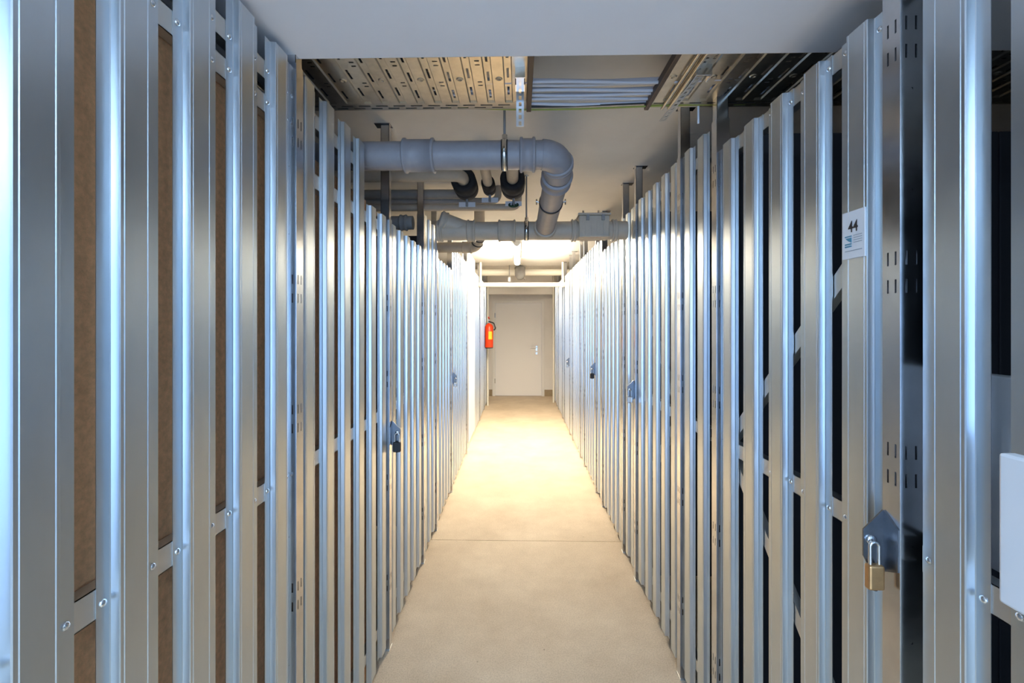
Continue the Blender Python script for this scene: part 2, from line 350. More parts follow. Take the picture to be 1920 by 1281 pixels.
# --- right side
TOPR = [2.19, 1.15, 0.16]
u = unit(1, 'slatted_partition', 'nearest right slat partition with the white plate on it, cut by the picture edge', 'partition',
     [(0.7275 - 0.149 * k, 2.31) for k in range(0, 8)], std([2.225, 1.15, 0.16], -0.42, 0.85), [(0.872, 2.31)], None, GP)
door44 = unit(1, 'slatted_gate', 'right slatted steel door carrying the white 44 plate', 'storage door',
     run(0.936, 5, 0.1523, 2.21), std([2.185, 1.15, 0.16], 0.936, 1.665), [], (1.640, 0.95), GD)
NARROW = [('tall two-slat partition on the right just past the door marked 44', 1.7766, 0.143, 1.668, 2.040, 2.32),
          ('two-slat right partition at the end of the drain pipe with the inspection box', 2.872, 0.146, 2.817, 3.160, 2.31)]
for lab, y, st, p0, p1, tp in NARROW:
    unit(1, 'slatted_partition', lab, 'partition', run(y, 2, st, tp), std([tp - 0.08, 1.15, 0.16], y, p1), [(p0, tp), (p1, tp)], None, GP)
unit(1, 'slatted_gate', 'right slatted steel door locked with the silver padlock', 'storage door',
     run(2.10, 5, 0.147, 2.32), std([2.24, 1.15, 0.16], 2.10, 2.808), [], (2.13, 2.78), GD)
unit(1, 'slatted_gate', 'low-topped right slatted door beyond the drain pipe with the inspection box', 'storage door',
     run(3.215, 5, 0.150, 2.20), std([2.15, 1.15, 0.16], 3.215, 3.935), [], (3.9, 3.24), GD)
y = 3.945; i = 0
while y < 9.4:
    nm = ['third', 'fourth', 'fifth', 'sixth', 'seventh', 'eighth'][i]
    unit(1, 'slatted_partition', nm + ' two-slat partition from the camera on the right wall', 'partition', run(y + 0.05, 2, 0.15, 2.32), std([2.24, 1.15, 0.16], y + 0.05, y + 0.32), [(y, 2.32), (y + 0.325, 2.32)], None, GP)
    y += 0.372
    n = 5 if y + 0.75 < 9.8 else max(1, int((9.8 - y) / 0.152))
    unit(1, 'slatted_gate', ['fourth', 'fifth', 'sixth', 'seventh', 'eighth', 'ninth'][i] + ' slatted steel door from the camera on the right wall', 'storage door',
         run(y, n, 0.15, 2.32), std([2.24, 1.15, 0.16], y, y + 0.15 * n - 0.03), [], None, GD)
    y += 0.15 * n - 0.02; i += 1

# ------------------------------------------------------------------ what stands behind the slats
def thing(mb, name, m, label, cat, group=None): return props(mb.build(name, m), label, cat, group)
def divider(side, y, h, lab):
    d = (DL if side < 0 else DR) + 0.07; r = empty('compartment_divider', (side * (d + 1), y, 0), lab, 'divider', 'compartment dividers coloured dark as unlit')
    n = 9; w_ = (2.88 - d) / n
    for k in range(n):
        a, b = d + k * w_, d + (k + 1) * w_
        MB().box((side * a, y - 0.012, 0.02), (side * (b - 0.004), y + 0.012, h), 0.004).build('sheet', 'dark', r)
divider(1, 1.69, 2.27, 'shade-dark coloured sheet divider behind the gaps of the door marked 44')
divider(-1, 2.21, 2.07, 'shade-dark coloured sheet divider behind the left black padlock')
divider(1, 2.85, 2.27, 'shade-dark coloured sheet divider behind the right silver padlock')
divider(-1, 3.5, 2.25, 'shade-dark coloured sheet divider behind the tall narrow left partition')
divider(1, 4.1, 2.25, 'shade-dark coloured sheet divider beyond the low-topped right door')
divider(-1, -0.46, 2.33, 'unseen sheet added to keep light out of the nearest left compartment')  # unseen sheets added to block light from behind the camera
divider(1, -0.46, 2.33, 'unseen sheet added to keep light out of the nearest right compartment')
b1 = MB().prism([(-0.674, -0.40, 0.01), (-0.674, 0.880, 0.01), (-0.674, 0.926, 2.12), (-0.674, -0.40, 2.12)], (-0.004, 0, 0))
thing(b1, 'hardboard_sheet', 'board', 'brown hardboard sheet behind the nearest left slats, its edge leaning', 'board', 'brown hardboard sheets')
b2 = MB().box((-0.674, 0.965, 0.01), (-0.678, 2.00, 2.12))
thing(b2, 'hardboard_sheet', 'board', 'brown hardboard sheet in the left gaps under the cable tray', 'board', 'brown hardboard sheets')
wbx = MB().box((0.775, 0.30, 1.176), (0.800, 0.862, 1.495), 0.004)
thing(wbx, 'white_board', 'white', 'white board standing on the rail inside the right edge slats', 'board')
wp = MB().box((0.697, 0.40, 1.175), (0.7205, 0.680, 1.392), 0.004)
thing(wp, 'white_plate', 'white', 'blank white plate fixed on the slats at the right picture edge', 'plate')
cas = MB().box((-0.70, 5.62, 0.10), (-0.618, 6.40, 2.46), 0.004)
cr = empty('white_casing', (-0.659, 6.01, 0), 'glaring white vertical casing on the left wall under the ceiling lamp', 'casing')
cas.build('cover', 'white', cr)
MB().box((-0.69, 5.65, 0.0), (-0.640, 6.37, 0.10)).build('base', 'post', cr)

# ------------------------------------------------------------------ hasps and padlocks
def lock(side, y, z, kind, label):
    """hasp: plate on the post + triangular lug into the corridor; padlock hanging from the lug"""
    d = DL if side < 0 else DR; X = side * (d - 0.0205)
    hs = empty('hasp', (X, y, z), 'bent steel hasp holding the ' + label, 'hasp', 'steel hasps on the doors')
    MB().prism([(X, y, z + 0.06), (X, y - 0.034, z + 0.035), (X, y - 0.034, z - 0.045), (X, y, z - 0.06)], (-side * 0.003, 0, 0)).build('base_plate', 'hasp', hs)
    q = X - side * 0.003
    MB().prism([(q, y, z + 0.06), (q - side * 0.038, y, z + 0.022), (q - side * 0.038, y, z - 0.03), (q - side * 0.028, y, z - 0.05), (q, y, z - 0.06)], (0, 0.003, 0)).build('lug', 'hasp', hs)
    # eye rivet
    MB().lathe((q - side * 0.024, y, z + 0.002), (0, -1, 0), [(0, 0.010), (0.003, 0.010), (0.005, 0.007), (0.005, 0.0)], 12).build('rivet', 'chrome', hs)
    c = Vector((q - side * 0.026, y - 0.012, z - 0.035))
    pl = empty('padlock', (c.x, c.y, c.z - 0.05), label, 'padlock')
    w2, bh, bt, m = {'brass': (0.015, 0.048, 0.008, 'brass'), 'black': (0.019, 0.050, 0.012, 'rubber'), 'silver': (0.017, 0.038, 0.009, 'chrome')}[kind]
    top = c.z - 0.005
    body = MB().box((c.x - w2, c.y - bt, top - bh), (c.x + w2, c.y + bt, top), 0.004 if kind != 'black' else 0.007).build('lock_body', m, pl)
    MB().tube(arc([(c.x - w2 * 0.55, c.y, top - 0.004), (c.x - w2 * 0.55, c.y, top + 0.042), (c.x + w2 * 0.55, c.y, top + 0.042), (c.x + w2 * 0.55, c.y, top - 0.004)], w2 * 0.5), 0.0032, 10).build('shackle', 'chrome', pl)
    MB().lathe((c.x, c.y, top - bh), (0, 0, -1), [(0, 0.005), (0.0015, 0.005), (0.0015, 0)], 10).build('keyhole', 'ink', pl)
lock(1, 0.908, 1.155, 'brass', 'brass padlock at the near edge of the door marked 44')
lock(-1, 2.232, 1.04, 'black', 'black padlock hanging on the left wall')
lock(1, 2.855, 1.165, 'silver', 'silver padlock in the middle of the right wall')
lock(-1, 4.294, 1.06, 'silver', 'small padlock far along the left wall')
lock(1, 4.308, 1.15, 'black', 'dark padlock far along the right wall')
lock(1, 6.512, 1.03, 'silver', 'farthest shiny padlock on the right wall')

# ------------------------------------------------------------------ plate 44
SX = DR - RISE - 0.0012
sy0, sy1, sz0, sz1 = 0.966, 1.031, 1.720, 1.822
sign = empty('number_plate', (SX, (sy0 + sy1) / 2, sz0), 'white plate with number 44 on the right slatted door', 'sign')
MB().box((SX - 0.001, sy0, sz0), (SX + 0.001, sy1, sz1)).build('plate', 'white', sign)
tcu = bpy.data.curves.new('number', 'FONT'); tcu.body = '44'; tcu.size = 0.034; tcu.offset = 0.0006; tcu.align_x = 'CENTER'
to = bpy.data.objects.new('number_tmp', tcu); C.objects.link(to)
me = bpy.data.meshes.new_from_object(to.evaluated_get(bpy.context.evaluated_depsgraph_get())); bpy.data.objects.remove(to)
me.name = 'number'; me.materials.clear(); me.materials.append(M['ink'])
xs = [v.co.x for v in me.vertices]; cx = (min(xs) + max(xs)) / 2
for v in me.vertices: v.co = Vector((0, -(v.co.x - cx) * 0.85, v.co.y))          # reads from the corridor (looking +X)
put('number', me, (SX - 0.0016, (sy0 + sy1) / 2, sz1 - 0.045), sign)
def ink(y0, y1, z0, z1, m, nm): MB().box((SX - 0.0016, y0, z0), (SX - 0.001, y1, z1)).build(nm, m, sign)
ink(sy1 - 0.008, sy1 - 0.028, sz0 + 0.047, sz0 + 0.0495, 'teal', 'logo')
MB().prism([(SX - 0.001, sy1 - 0.010, sz0 + 0.045), (SX - 0.001, sy1 - 0.028, sz0 + 0.045), (SX - 0.001, sy1 - 0.028, sz0 + 0.034), (SX - 0.001, sy1 - 0.019, sz0 + 0.038)], (-0.0006, 0, 0)).build('logo', 'teal', sign)
for dz in (0.030, 0.025): ink(sy1 - 0.008, sy1 - 0.028, sz0 + dz, sz0 + dz + 0.003, 'teal', 'logo')
for dz in (0.048, 0.043, 0.038, 0.033): ink(sy1 - 0.034, sy1 - 0.058, sz0 + dz, sz0 + dz + 0.0013, 'ash', 'text_line')
ink(sy1 - 0.008, sy1 - 0.058, sz0 + 0.016, sz0 + 0.0175, 'ash', 'text_line')

# ------------------------------------------------------------------ cable trays under the ceiling
TZ, TY0, TY1 = 2.402, 1.335, 1.752
def tray(x0, x1, label):
    r = empty('cable_tray', ((x0 + x1) / 2, (TY0 + TY1) / 2, TZ), label, 'cable tray')
    per, n = 0.066, int((x1 - x0) / 0.066); holes = []; D = TY1 - TY0
    eu = []
    for k in range(n):
        u0 = k * per + 0.006
        eu += [u0 + 0.030, u0 + 0.0335, u0 + 0.0565, u0 + 0.060]          # pressed channel between two flat bands
        for j in range(3):
            v0 = 0.03 + j * 0.115 + (0.02 if k % 2 else 0); holes.append((u0 + 0.041, u0 + 0.049, v0, v0 + 0.058))
        if k % 2:
            for v0 in (0.09, 0.112, 0.215, 0.237): holes.append((u0 + 0.008, u0 + 0.023, v0, v0 + 0.007))
        holes.append((u0 + 0.004, u0 + 0.048, D - 0.037, D - 0.029))
        holes.append((max(u0 - 0.020, 0.004), u0 + 0.022, D - 0.018, D - 0.010))
    vl, fs = holes_plate((x0, TY0, TZ), (1, 0, 0), (0, 1, 0), x1 - x0, D, holes, eu, (D - 0.058, D - 0.050))
    for i, v in enumerate(vl):
        q = ((v.x - x0 - 0.006) % per); 
        if 0.032 < q < 0.058 and v.y - TY0 < D - 0.055: v.z += 0.0055
    mb = MB(); mb.add(vl, fs)
    for yy in (TY0, TY1): mb.add(*holes_plate((x0, yy, TZ), (1, 0, 0), (0, 0, 1), x1 - x0, 0.06, []))
    p = mb.build('perforated_sheet', 'tray', r); md = p.modifiers.new('sheet', 'SOLIDIFY'); md.thickness = 0.0015; md.offset = 0
    for k in range(0, n, 2):
        MB().lathe((x0 + k * per + 0.021, TY0 + 0.20, TZ), (0, 0, -1), [(0, 0.013), (0.004, 0.010), (0.004, 0.006), (0.0005, 0.005), (0.0004, 0)], 14).build('embossed_hole', 'tray', r)
    return r
xl1 = at(987, 204, TY1).x; xr0 = at(1216, 190, TY1).x
tl = tray(-2.2, xl1, 'perforated cable tray on the left with its cut end at mid corridor')
tr = tray(xr0, 2.2, 'perforated cable tray on the right, dark beneath')
MB().box((xl1, TY0, TZ - 0.012), (xl1 + 0.018, TY1 + 0.004, TZ + 0.018), 0.002).build('edge_strip', 'brown', tl)
MB().box((xr0 - 0.016, TY0, TZ - 0.010), (xr0, TY1 + 0.004, TZ + 0.018), 0.002).build('edge_strip', 'brown', tr)
def strip(p0, p1, wv, n, m, nm, parent):
    """perforated strip from p0 to p1, width vector wv, n slots"""
    p0, p1, wv = Vector(p0), Vector(p1), Vector(wv); L_ = (p1 - p0).length; w_ = wv.length
    hl = [(L_ * (i + 0.5) / n - 0.007, L_ * (i + 0.5) / n + 0.007, w_ * 0.32, w_ * 0.68) for i in range(n)]
    mb = MB(); mb.add(*holes_plate(p0, (p1 - p0).normalized(), wv.normalized(), L_, w_, hl))
    o = mb.build(nm, m, parent); md = o.modifiers.new('sheet', 'SOLIDIFY'); md.thickness = 0.002; return o
hx0 = at(967, 130, 1.47).x
MB().box((hx0 - 0.002, 1.47, TZ - 0.032), (hx0 + 0.030, 1.475, CEIL - 0.002)).box((hx0 - 0.002, 1.475, TZ - 0.032), (hx0 + 0.001, 1.515, CEIL - 0.002)).box((hx0 + 0.027, 1.475, TZ - 0.032), (hx0 + 0.030, 1.515, CEIL - 0.002)).box((hx0 - 0.002, 1.475, TZ - 0.032), (hx0 + 0.030, 1.56, TZ - 0.028)).build('hanger', 'post', tl)
hs_ = at(968, 200, 1.60).x
strip((hs_, 1.60, 2.267), (hs_, 1.60, TZ - 0.001), (0.027, 0, 0), 6, 'rail', 'hanging_strip', tl)
hx1 = at(1306, 140, 1.47).x
MB().box((hx1, 1.47, TZ - 0.03), (hx1 + 0.05, 1.475, CEIL - 0.002)).box((hx1, 1.475, TZ - 0.03), (hx1 + 0.003, 1.515, CEIL - 0.002)).box((hx1 + 0.047, 1.475, TZ - 0.03), (hx1 + 0.05, 1.515, CEIL - 0.002)).build('hanger', 'post', tr)
strip(at(1303, 145, 1.52), at(1236, 228, 1.84), (0.026, 0.0, 0.004), 11, 'rail', 'hanging_strip', tr)
hw = at(1299, 200, 1.80)
MB().tube([(hw.x, 1.745, 2.335), (hw.x, 1.745, TZ + 0.03)], 0.004, 8).build('hanging_wire', 'white', tr)
for k, dx in enumerate((0.05, 0.075)): MB().box((xr0 + dx - 0.005, TY0, TZ - 0.012), (xr0 + dx + 0.005, TY1, TZ - 0.003), 0.002).build('side_bead', 'tray', tr)
# cables
for k in range(16):
    yy = 1.575 + 0.0108 * k + random.uniform(-0.002, 0.002); zz = TZ + 0.015 + random.uniform(0, 0.006) + 0.007 * (k % 3)
    sag = random.uniform(0.004, 0.012)
    pth = [(xl1 - 0.35 + (xr0 - xl1 + 0.8) * t / 14, yy + 0.006 * math.sin(t * 0.9 + k), zz - sag * math.sin(math.pi * t / 14)) for t in range(15)]
    thing(MB().tube(pth, 0.0062, 8), 'electric_cable', 'cable', 'white cable in the bundle bridging the gap between the two trays', 'cable', 'white cables between the trays')
def cab(yy, zz, r, m, lab, sag):
    pth = [(xl1 - 0.30 + (xr0 - xl1 + 0.7) * t / 14, yy + 0.012 * math.sin(t * 0.45), zz - sag * math.sin(math.pi * t / 14)) for t in range(15)]
    thing(MB().tube(pth, r, 8), 'electric_cable', m, lab, 'cable')
cab(1.768 - 0.028, TZ + 0.010, 0.0045, 'rubber', 'thin black cable at the front of the tray gap bundle', 0.004)
cab(1.768 - 0.022, TZ + 0.006, 0.0035, 'gycable', 'green and yellow cable lowest in the tray gap', 0.010)
for k in range(3):
    pth = [(0.22 + 0.45 * t / 10, 1.42 + 0.014 * k, TZ + 0.055 - 0.035 * (t / 10) ** 2 + 0.004 * k) for t in range(11)]
    thing(MB().tube(pth, 0.007, 8), 'electric_cable', 'gcable', 'grey cable dropping into the left end of the right tray', 'cable', 'grey cables entering the right tray')

for sgn, xa_, xb_, lab in ((-1, -2.15, xl1 - 0.32, 'dark cable added in the left tray so its slots look shaded'), (1, xr0 + 0.45, 2.15, 'dark cable added in the right tray so its slots look shaded')):
    for k in range(9):  # unseen cables added so the tray slots read dark from below
        yy = TY0 + 0.035 + 0.042 * k
        pth = [(xa_ + (xb_ - xa_) * t / 12, yy + 0.008 * math.sin(t + k), TZ + 0.028) for t in range(13)]
        thing(MB().tube(pth, 0.020, 8), 'electric_cable', 'rubber', lab, 'cable', 'dark cables added to shade the tray slots')
# ------------------------------------------------------------------ drain pipes
def ring(mb, c, ax, L_, r, lip=0.004):
    mb.lathe(Vector(c) - Vector(ax).normalized() * L_ / 2, ax, [(0, r - 0.006), (0.001, r), (0.004, r + lip), (0.012, r + lip), (0.016, r), (L_ - 0.016, r), (L_ - 0.012, r + lip), (L_ - 0.004, r + lip), (L_ - 0.001, r), (L_, r - 0.006)], 32)
    return mb
RP = 0.060
pz = at(840, 292, 1.97).z; pY = 1.97
e1 = Vector((0.175, 1.985, pz)); e2 = Vector((0.166, 2.93, at(1023, 433, 2.99).z))
dp = empty('drain_pipe', (0, pY, pz), 'big grey drain pipe crossing left and bending away behind at its right end', 'pipe')
path = arc([(-1.75, pY, pz), (0.165, pY, pz), Vector((0.178, 2.10, pz - 0.035)), e2], 0.115, 10)
MB().tube(path, RP, 32).build('tube', 'pipe', dp)
xa, xb = at(757, 290, pY).x, at(816, 290, pY).x
mb = MB(); ring(mb, ((xa + xb) / 2, pY, pz), (1, 0, 0), xb - xa, RP + 0.0075, 0.006); mb.build('socket', 'pipe', dp)
xa, xb = at(974, 290, pY).x, at(1004, 290, pY).x
mb = MB(); ring(mb, ((xa + xb) / 2, pY, pz), (1, 0, 0), xb - xa, RP + 0.0075, 0.006); mb.build('socket', 'pipe', dp)
# fatter moulded elbow over the bend with seams
k0 = [i for i, p in enumerate(path) if p.x > at(1008, 290, pY).x][0]
elb = path[k0:21]
mb = MB(); mb.tube(elb, RP + 0.004, 32); mb.build('elbow', 'pipe', dp)
mid = path[11]; mt = (path[12] - path[10]).normalized()
mb = MB(); ring(mb, mid, mt, 0.034, RP + 0.007, 0.004); mb.build('seam_ring', 'pipe', dp)
ax = (e2 - path[-2]).normalized(); s0 = path[-2]
mb = MB(); ring(mb, s0 + ax * 0.05, ax, 0.085, RP + 0.008, 0.006); mb.build('socket', 'pipe', dp)
mb = MB(); mb.lathe(s0 + ax * 0.36, ax, [(-0.007, RP - 0.002), (-0.007, RP + 0.005), (0.007, RP + 0.005), (0.007, RP - 0.002)], 32); mb.build('rubber_ring', 'rubber', dp)
c = s0 + ax * 0.36
for sx in (-1, 1): MB().tube([c + Vector((sx * (RP + 0.002), 0, 0)), c + Vector((sx * (RP + 0.02), 0, 0.006))], 0.005, 8).tube([c + Vector((sx * (RP + 0.018), 0, -0.012)), c + Vector((sx * (RP + 0.018), 0, 0.018))], 0.004, 8).build('clamp_bolt', 'chrome', dp)
mb = MB(); ring(mb, e2 - ax * 0.03, ax, 0.05, RP + 0.006, 0.004); mb.build('socket', 'pipe2', dp)
def clamp(x, Y, z, r, lab, grp='pipe clamps hung on rods', wid=0.022):
    r_ = empty('pipe_clamp', (x, Y, z), lab, 'pipe clamp', grp)
    MB().lathe((x - wid / 2 - 0.003, Y, z), (1, 0, 0), [(0, r - 0.002), (0, r + 0.004), (wid + 0.006, r + 0.004), (wid + 0.006, r - 0.002)], 32).build('rubber_lining', 'rubber', r_)
    MB().lathe((x - wid / 2 + 0.002, Y, z), (1, 0, 0), [(0, r + 0.003), (0, r + 0.0065), (wid - 0.004, r + 0.0065), (wid - 0.004, r + 0.003)], 32).build('steel_band', 'chrome', r_)
    MB().tube([(x, Y, z + r + 0.003), (x, Y, CEIL - 0.002)], 0.0055, 10).build('threaded_rod', 'grey', r_)
    MB().lathe((x, Y, z + r + 0.005), (0, 0, 1), [(0, 0.012), (0.022, 0.012), (0.024, 0.008), (0.024, 0)], 6).build('nut', 'chrome', r_)
    MB().lathe((x, Y, CEIL - 0.006), (0, 0, 1), [(0, 0), (0, 0.016), (0.0055, 0.016)], 12).build('ceiling_washer', 'chrome', r_)
clamp(at(946, 290, pY).x, pY, pz, RP, 'clamp with black lining holding the front grey drain pipe')
# second cross pipe
Y2, z2 = 2.99, at(1000, 433, 2.99).z
cp = empty('drain_pipe', (0, Y2, z2), 'grey drain pipe in warm-lit colour crossing the corridor with the inspection box', 'pipe')
xs0, xs1 = at(821, 440, Y2).x, 0.700
MB().tube([(xs0, Y2, z2), (xs1, Y2, z2)], RP, 32).build('tube', 'pipe2', cp)
for (pa, pb) in ((822, 829), (876, 892), (934, 967), (1071, 1080), (1146, 1156)):
    xa, xb = at(pa, 433, Y2).x, at(pb, 433, Y2).x; L_ = max(xb - xa, 0.036)
    mb = MB(); ring(mb, ((xa + xb) / 2, Y2, z2), (1, 0, 0), L_, RP + 0.007, 0.006); mb.build('socket', 'pipe2', cp)
bb0 = at(866, 428, Y2); bb1 = at(832, 416, Y2 - 0.01); bb1 = bb1 + Vector((0, -0.02, 0.0))
MB().tube(arc([bb0 + Vector((0.06, 0.0, -0.012)), bb0, bb1, bb1 + (bb1 - bb0).normalized() * 0.02], 0.06), RP * 0.92, 28).build('branch', 'pipe2', cp)
dirb = (bb1 - bb0).normalized()
mb = MB(); ring(mb, bb1 + dirb * 0.0, dirb, 0.045, RP * 0.98, 0.004); mb.build('branch_socket', 'pipe2', cp)
mb = MB(); mb.lathe(bb1 + dirb * 0.02, dirb, [(0, RP * 0.9), (0.006, RP * 0.9), (0.008, RP * 0.8), (0.008, 0)], 28); mb.build('end_cap', 'grey', cp)
ix0, ix1 = at(1085, 430, Y2 - 0.05).x, at(1142, 430, Y2 - 0.05).x
MB().box((ix0, Y2 - 0.072, z2 - 0.055), (ix1, Y2 + 0.072, z2 + 0.085), 0.008).build('inspection_box', 'pipe2', cp)
bx = MB().box((ix0 - 0.008, Y2 - 0.082, z2 + 0.085), (ix1 + 0.008, Y2 + 0.082, z2 + 0.098), 0.004).build('box_lid', 'pipe2', cp)
for (fx) in (0.28, 0.78):
    q = ix0 + (ix1 - ix0) * fx
    MB().box((q - 0.010, Y2 - 0.086, z2 + 0.050), (q + 0.010, Y2 - 0.072, z2 + 0.086), 0.002).build('box_clip', 'grey', cp)
    MB().tube([(q - 0.025, Y2 - 0.05, z2 + 0.095), (q - 0.025, Y2 - 0.05, z2 + 0.118)], 0.006, 8).build('box_bolt', 'chrome', cp)
for fx in (0.2, 0.4, 0.6, 0.8): MB().box((ix0 + (ix1 - ix0) * fx - 0.002, Y2 - 0.0755, z2 - 0.04), (ix0 + (ix1 - ix0) * fx + 0.002, Y2 - 0.0715, z2 + 0.05)).build('box_rib', 'pipe2', cp)
clamp(at(987, 433, Y2).x, Y2, z2, RP, 'clamp holding the cross pipe below the ceiling')
# short elbowed pipe further on the left
Y3 = 3.95; c0 = at(800, 466, Y3); c1 = at(893, 464, Y3)
sp = empty('drain_pipe', (c1.x, Y3, c1.z), 'short drain pipe in warm-lit colour with elbow over the second low left door', 'pipe')
MB().tube(arc([(-1.5, Y3, c1.z), (c1.x, Y3, c1.z), (c1.x + 0.035, Y3 - 0.08, c1.z + 0.08), (c1.x + 0.035, Y3 - 0.08, CEIL - 0.003)], 0.06), 0.045, 24).build('tube', 'pipe2', sp)
mb = MB(); ring(mb, (at(876, 464, Y3).x, Y3, c1.z), (1, 0, 0), 0.09, 0.049, 0.003); mb.build('socket', 'pipe2', sp)
for t in (0.35, 0.75):
    q = Vector((c1.x, Y3, c1.z)).lerp(Vector((c1.x + 0.035, Y3 - 0.08, c1.z + 0.08)), t)
    MB().lathe(q, (0.035, -0.08, 0.08), [(-0.004, 0.044), (-0.004, 0.050), (0.004, 0.050), (0.004, 0.044)], 24).build('rubber_ring', 'rubber', sp)
# stub pipe behind the low left door
Y4 = 3.03; q = at(768, 418, Y4)
st = empty('drain_pipe', q, 'brownish pipe stub seen above the low left door', 'pipe')
MB().tube([(-1.5, Y4, q.z), (at(783, 418, Y4).x - 0.03, Y4, q.z)], 0.045, 20).build('tube', 'insul', st)
mb = MB(); ring(mb, (at(757, 418, Y4).x, Y4, q.z), (1, 0, 0), 0.05, 0.050, 0.004); mb.build('socket', 'insul', st)

# ------------------------------------------------------------------ heating pipes, insulated valves
Yb = 3.16
def hpipe(py, px1, r, m, lab, Y=Yb, px0=None, turn=0.0):
    z = at(900, py, Y).z; x1 = at(px1, py, Y).x
    pts = [(-1.7, Y, z), (x1, Y, z)]
    if turn: pts = arc([(-1.7, Y, z), (x1, Y, z), (x1, Y + 0.02, CEIL - 0.003)], turn, 8)
    return thing(MB().tube(pts, r, 20), 'heating_pipe', m, lab, 'pipe')
hpipe(364, 880, 0.033, 'insul', 'dark grey heating pipe above two others, left of the black valves')
hpipe(377.5, 934, 0.024, 'insul', 'middle thin heating pipe running left behind the black valves', Y=3.20, turn=0.05)
hpipe(389, 972, 0.024, 'pipe2', 'lowest heating pipe running left behind the black valves', Y=3.14, turn=0.05)
def valve(px, py, rad, hgt, pr, lab, wheel, plab, Y=2.70, run_left=False):
    top = at(px, py, Y); r_ = empty('insulated_valve', (top.x, top.y + hgt / 2, top.z - rad), lab, 'valve', None)
    ax = Vector((0, 1, 0))
    # horizontal foam sleeve: thick annular mouth turned to the camera, rounded far end
    MB().lathe(top, ax, [(0.014, pr - 0.002), (0.0, pr + 0.006), (-0.002, rad * 0.80), (0.010, rad * 0.98), (hgt * 0.46, rad), (hgt * 0.475, rad * 0.965), (hgt * 0.49, rad), (hgt * 0.86, rad * 0.97), (hgt * 0.96, rad * 0.80), (hgt, 0.0)], 32).build('foam_jacket', 'foam', r_)
    if run_left: pts = arc([top + ax * 0.03, top - ax * 0.07, Vector((-1.7, top.y - 0.07, top.z))], 0.055, 10)
    else: pts = arc([top + ax * 0.03, Vector((top.x, 2.44, top.z)), Vector((top.x, 2.44, CEIL - 0.003))], 0.05, 8)
    MB().tube(pts, pr, 24).build('pipe', 'pipe2', r_)
    bot = Vector((top.x + 0.004, top.y + hgt * 0.72, top.z - rad * 0.97)); dn = Vector((0, 0, -1))
    MB().tube([bot, bot + dn * 0.045], 0.008, 10).build('stem', 'grey', r_)
    if wheel:
        mb = MB(); e = bot + dn * 0.040; u_ = Vector((1, 0, 0)); v_ = Vector((0, 0.8, 0.6))
        mb.tube([e + (u_ * math.cos(t * math.pi / 10) + v_ * math.sin(t * math.pi / 10)) * 0.028 for t in range(21)], 0.006, 8, False)
        for t in range(3): mb.tube([e, e + (u_ * math.cos(t * 2.094) + v_ * math.sin(t * 2.094)) * 0.028], 0.005, 6)
        mb.build('hand_wheel', 'green', r_)
    g = bot + dn * 0.030
    MB().prism([(g.x - 0.052, g.y + 0.012, g.z + 0.016), (g.x + 0.052, g.y + 0.012, g.z + 0.016), (g.x + 0.052, g.y + 0.006, g.z - 0.016), (g.x - 0.052, g.y + 0.006, g.z - 0.016)], (0, 0.002, 0)).build('label_plate', 'white', r_)
valve(868, 336, 0.076, 0.24, 0.036, 'leftmost black foam valve with grey pipe bending into it', False, '', run_left=True)
valve(914.5, 341, 0.042, 0.19, 0.029, 'slim middle black valve between the two fat ones', False, '', Y=2.75)
valve(961, 334, 0.076, 0.24, 0.035, 'rightmost black foam valve with green hand wheel', True, '')

# ------------------------------------------------------------------ far pipes before the end wall
Yf = 7.2
za = at(975, 534, Yf).z; xa_, xb_ = -0.605, 0.690
fp = empty('pipe_loop', ((xa_ + xb_) / 2, Yf, za), 'white pipe hung as a level loop across the far corridor', 'pipe')
MB().tube([(xa_, Yf, za), (xb_, Yf, za)], 0.036, 20).build('cross_tube', 'whitepipe', fp)
for xx in (xa_, xb_): MB().tube([(xx, Yf, za - 0.02), (xx, Yf, CEIL - 0.003)], 0.02, 14).build('riser', 'whitepipe', fp); mb = MB(); mb.lathe((xx, Yf, za), (1, 0, 0), [(-0.035, 0), (-0.035, 0.042), (0.035, 0.042), (0.035, 0)], 20); mb.build('fitting', 'whitepipe', fp)
Yg = 7.7; zb = at(975, 511, Yg).z
bp_ = empty('cream_pipe', (0, Yg, zb), 'thick cream pipe behind the white loop with a grey valve', 'pipe')
MB().tube([(-2.2, Yg, zb), (2.2, Yg, zb)], 0.055, 24).build('tube', 'whitepipe', bp_)
vx = at(975, 515, Yg).x
MB().lathe((vx, Yg - 0.02, zb + 0.08), (0, -0.15, -1), [(0, 0), (0, 0.09), (0.10, 0.09), (0.15, 0.08), (0.20, 0.045), (0.205, 0)], 16).build('valve_body', 'insul', bp_)
MB().tube([(vx + 0.05, Yg - 0.03, zb - 0.05), (vx + 0.09, Yg - 0.05, zb - 0.13)], 0.01, 8).build('valve_lever', 'chrome', bp_)
t0 = at(955, 520, Yg - 0.1)
tg = empty('sensor', t0, 'tiny hanging sensor left of the grey far valve', 'sensor')
MB().tube([(t0.x, t0.y, t0.z), (t0.x, t0.y, CEIL - 0.003)], 0.006, 8).build('wire', 'grey', tg)
MB().box((t0.x - 0.022, t0.y - 0.012, t0.z - 0.075), (t0.x + 0.022, t0.y + 0.012, t0.z), 0.004).build('case', 'white', tg)
for xx, yy, lab in ((-0.600, 8.75, 'thin white riser pipe behind the fire extinguisher'), (0.690, 9.10, 'thin white riser pipe right of the end door')):
    thing(MB().tube([(xx, yy, 0.0), (xx, yy, CEIL - 0.003)], 0.022, 14), 'riser_pipe', 'whitepipe', lab, 'pipe')

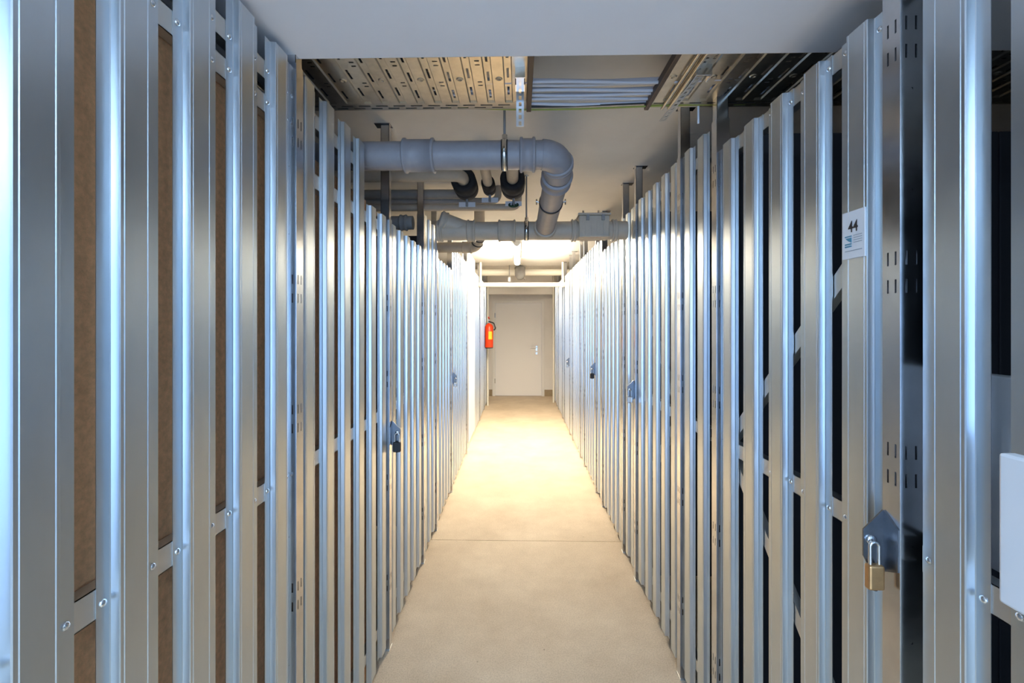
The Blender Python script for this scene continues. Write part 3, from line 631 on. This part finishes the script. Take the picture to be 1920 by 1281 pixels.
# ------------------------------------------------------------------ lamps
def lamp(x, y0, y1, zb_, m, lab):
    r_ = empty('ceiling_lamp', (x, (y0 + y1) / 2, zb_), lab, 'lamp')
    MB().box((x - 0.042, y0, zb_ + 0.045), (x + 0.042, y1, zb_ + 0.075), 0.004).build('housing', 'lampbody', r_)
    for yy in (y0 + 0.25, y1 - 0.25):
        MB().tube([(x, yy, zb_ + 0.07), (x, yy, zb_ + 0.5 if False else (CEIL if zb_ > 2.34 else 2.335) - 0.001)], 0.012, 8).build('mount', 'lampbody', r_)
    n = 10; pr = [(x + 0.040 * math.cos(math.pi * k / n), zb_ + 0.046 - 0.046 * math.sin(math.pi * k / n)) for k in range(n + 1)]
    MB().prism([(a, y0 + 0.01, b) for a, b in pr], (0, y1 - y0 - 0.02, 0)).build('diffuser', m, r_)
    for yy in (y0, y1 - 0.012): MB().prism([(x + (a - x) * 1.05, yy, b - 0.001) for a, b in pr], (0, 0.012, 0)).build('end_cap', 'lampbody', r_)
lx = at(969.5, 480, 6.0).x
lamp(lx, 5.05, 6.72, 2.43, 'lampfar', 'glowing tubular lamp on the ceiling beyond the pipes')
lamp(0.0, -1.75, -0.35, 2.25, 'nearfill', 'unseen cool lamp added under the slab behind the camera')  # added out of view as cool fill for the near slats

# ------------------------------------------------------------------ fire extinguisher
ex = Vector((-0.550, 8.4, 1.4)); ez0 = at(914, 652, 8.4).z; ez1 = at(914, 606, 8.4).z
fe = empty('fire_extinguisher', (ex.x, 8.4, ez0), 'red fire extinguisher hung on the left wall near the end door', 'fire extinguisher')
R_ = 0.078; H_ = ez1 - ez0
MB().lathe((ex.x, 8.4, ez0), (0, 0, 1), [(0, 0), (0, R_ * 0.9), (0.012, R_), (H_ * 0.84, R_), (H_ * 0.92, R_ * 0.8), (H_ * 0.98, R_ * 0.35), (H_, R_ * 0.3), (H_, 0)], 24).build('cylinder', 'red', fe)
MB().lathe((ex.x, 8.4, ez0 - 0.012), (0, 0, 1), [(0, 0), (0, R_ * 0.92), (0.02, R_ * 0.96), (0.02, 0)], 24).build('foot', 'rubber', fe)
MB().tube([(ex.x, 8.4, ez0 + H_), (ex.x, 8.4, ez0 + H_ + 0.05)], 0.018, 12).box((ex.x - 0.012, 8.30, ez0 + H_ + 0.045), (ex.x + 0.012, 8.42, ez0 + H_ + 0.062), 0.003).build('valve_head', 'chrome', fe)
MB().prism([(ex.x - 0.012, 8.28, ez0 + H_ + 0.10), (ex.x - 0.012, 8.42, ez0 + H_ + 0.07), (ex.x - 0.012, 8.42, ez0 + H_ + 0.085), (ex.x - 0.012, 8.28, ez0 + H_ + 0.115)], (0.024, 0, 0)).build('lever', 'red', fe)
MB().tube(arc([(ex.x, 8.38, ez0 + H_ + 0.03), (ex.x + 0.09, 8.35, ez0 + H_ + 0.0), (ex.x + 0.125, 8.34, ez0 + H_ - 0.10), (ex.x + 0.09, 8.35, ez0 + H_ - 0.13)], 0.05), 0.012, 10).build('hose', 'rubber', fe)
n = 8; lab_pts = [(ex.x + (R_ + 0.001) * math.sin(t), 8.4 - (R_ + 0.001) * math.cos(t)) for t in [(-0.1 + 1.0 * k / n) for k in range(n + 1)]]
mb = MB(); z0_, z1_ = ez0 + H_ * 0.34, ez0 + H_ * 0.66
mb.add([(a, b, z) for z in (z0_, z1_) for a, b in lab_pts], [(k, k + 1, k + n + 2, k + n + 1) for k in range(n)], True); lb = mb.build('label', 'yellow', fe)
MB().box((-0.631, 8.38, ez0 + 0.2), (ex.x, 8.42, ez0 + 0.24), 0.003).build('wall_bracket', 'rubber', fe)
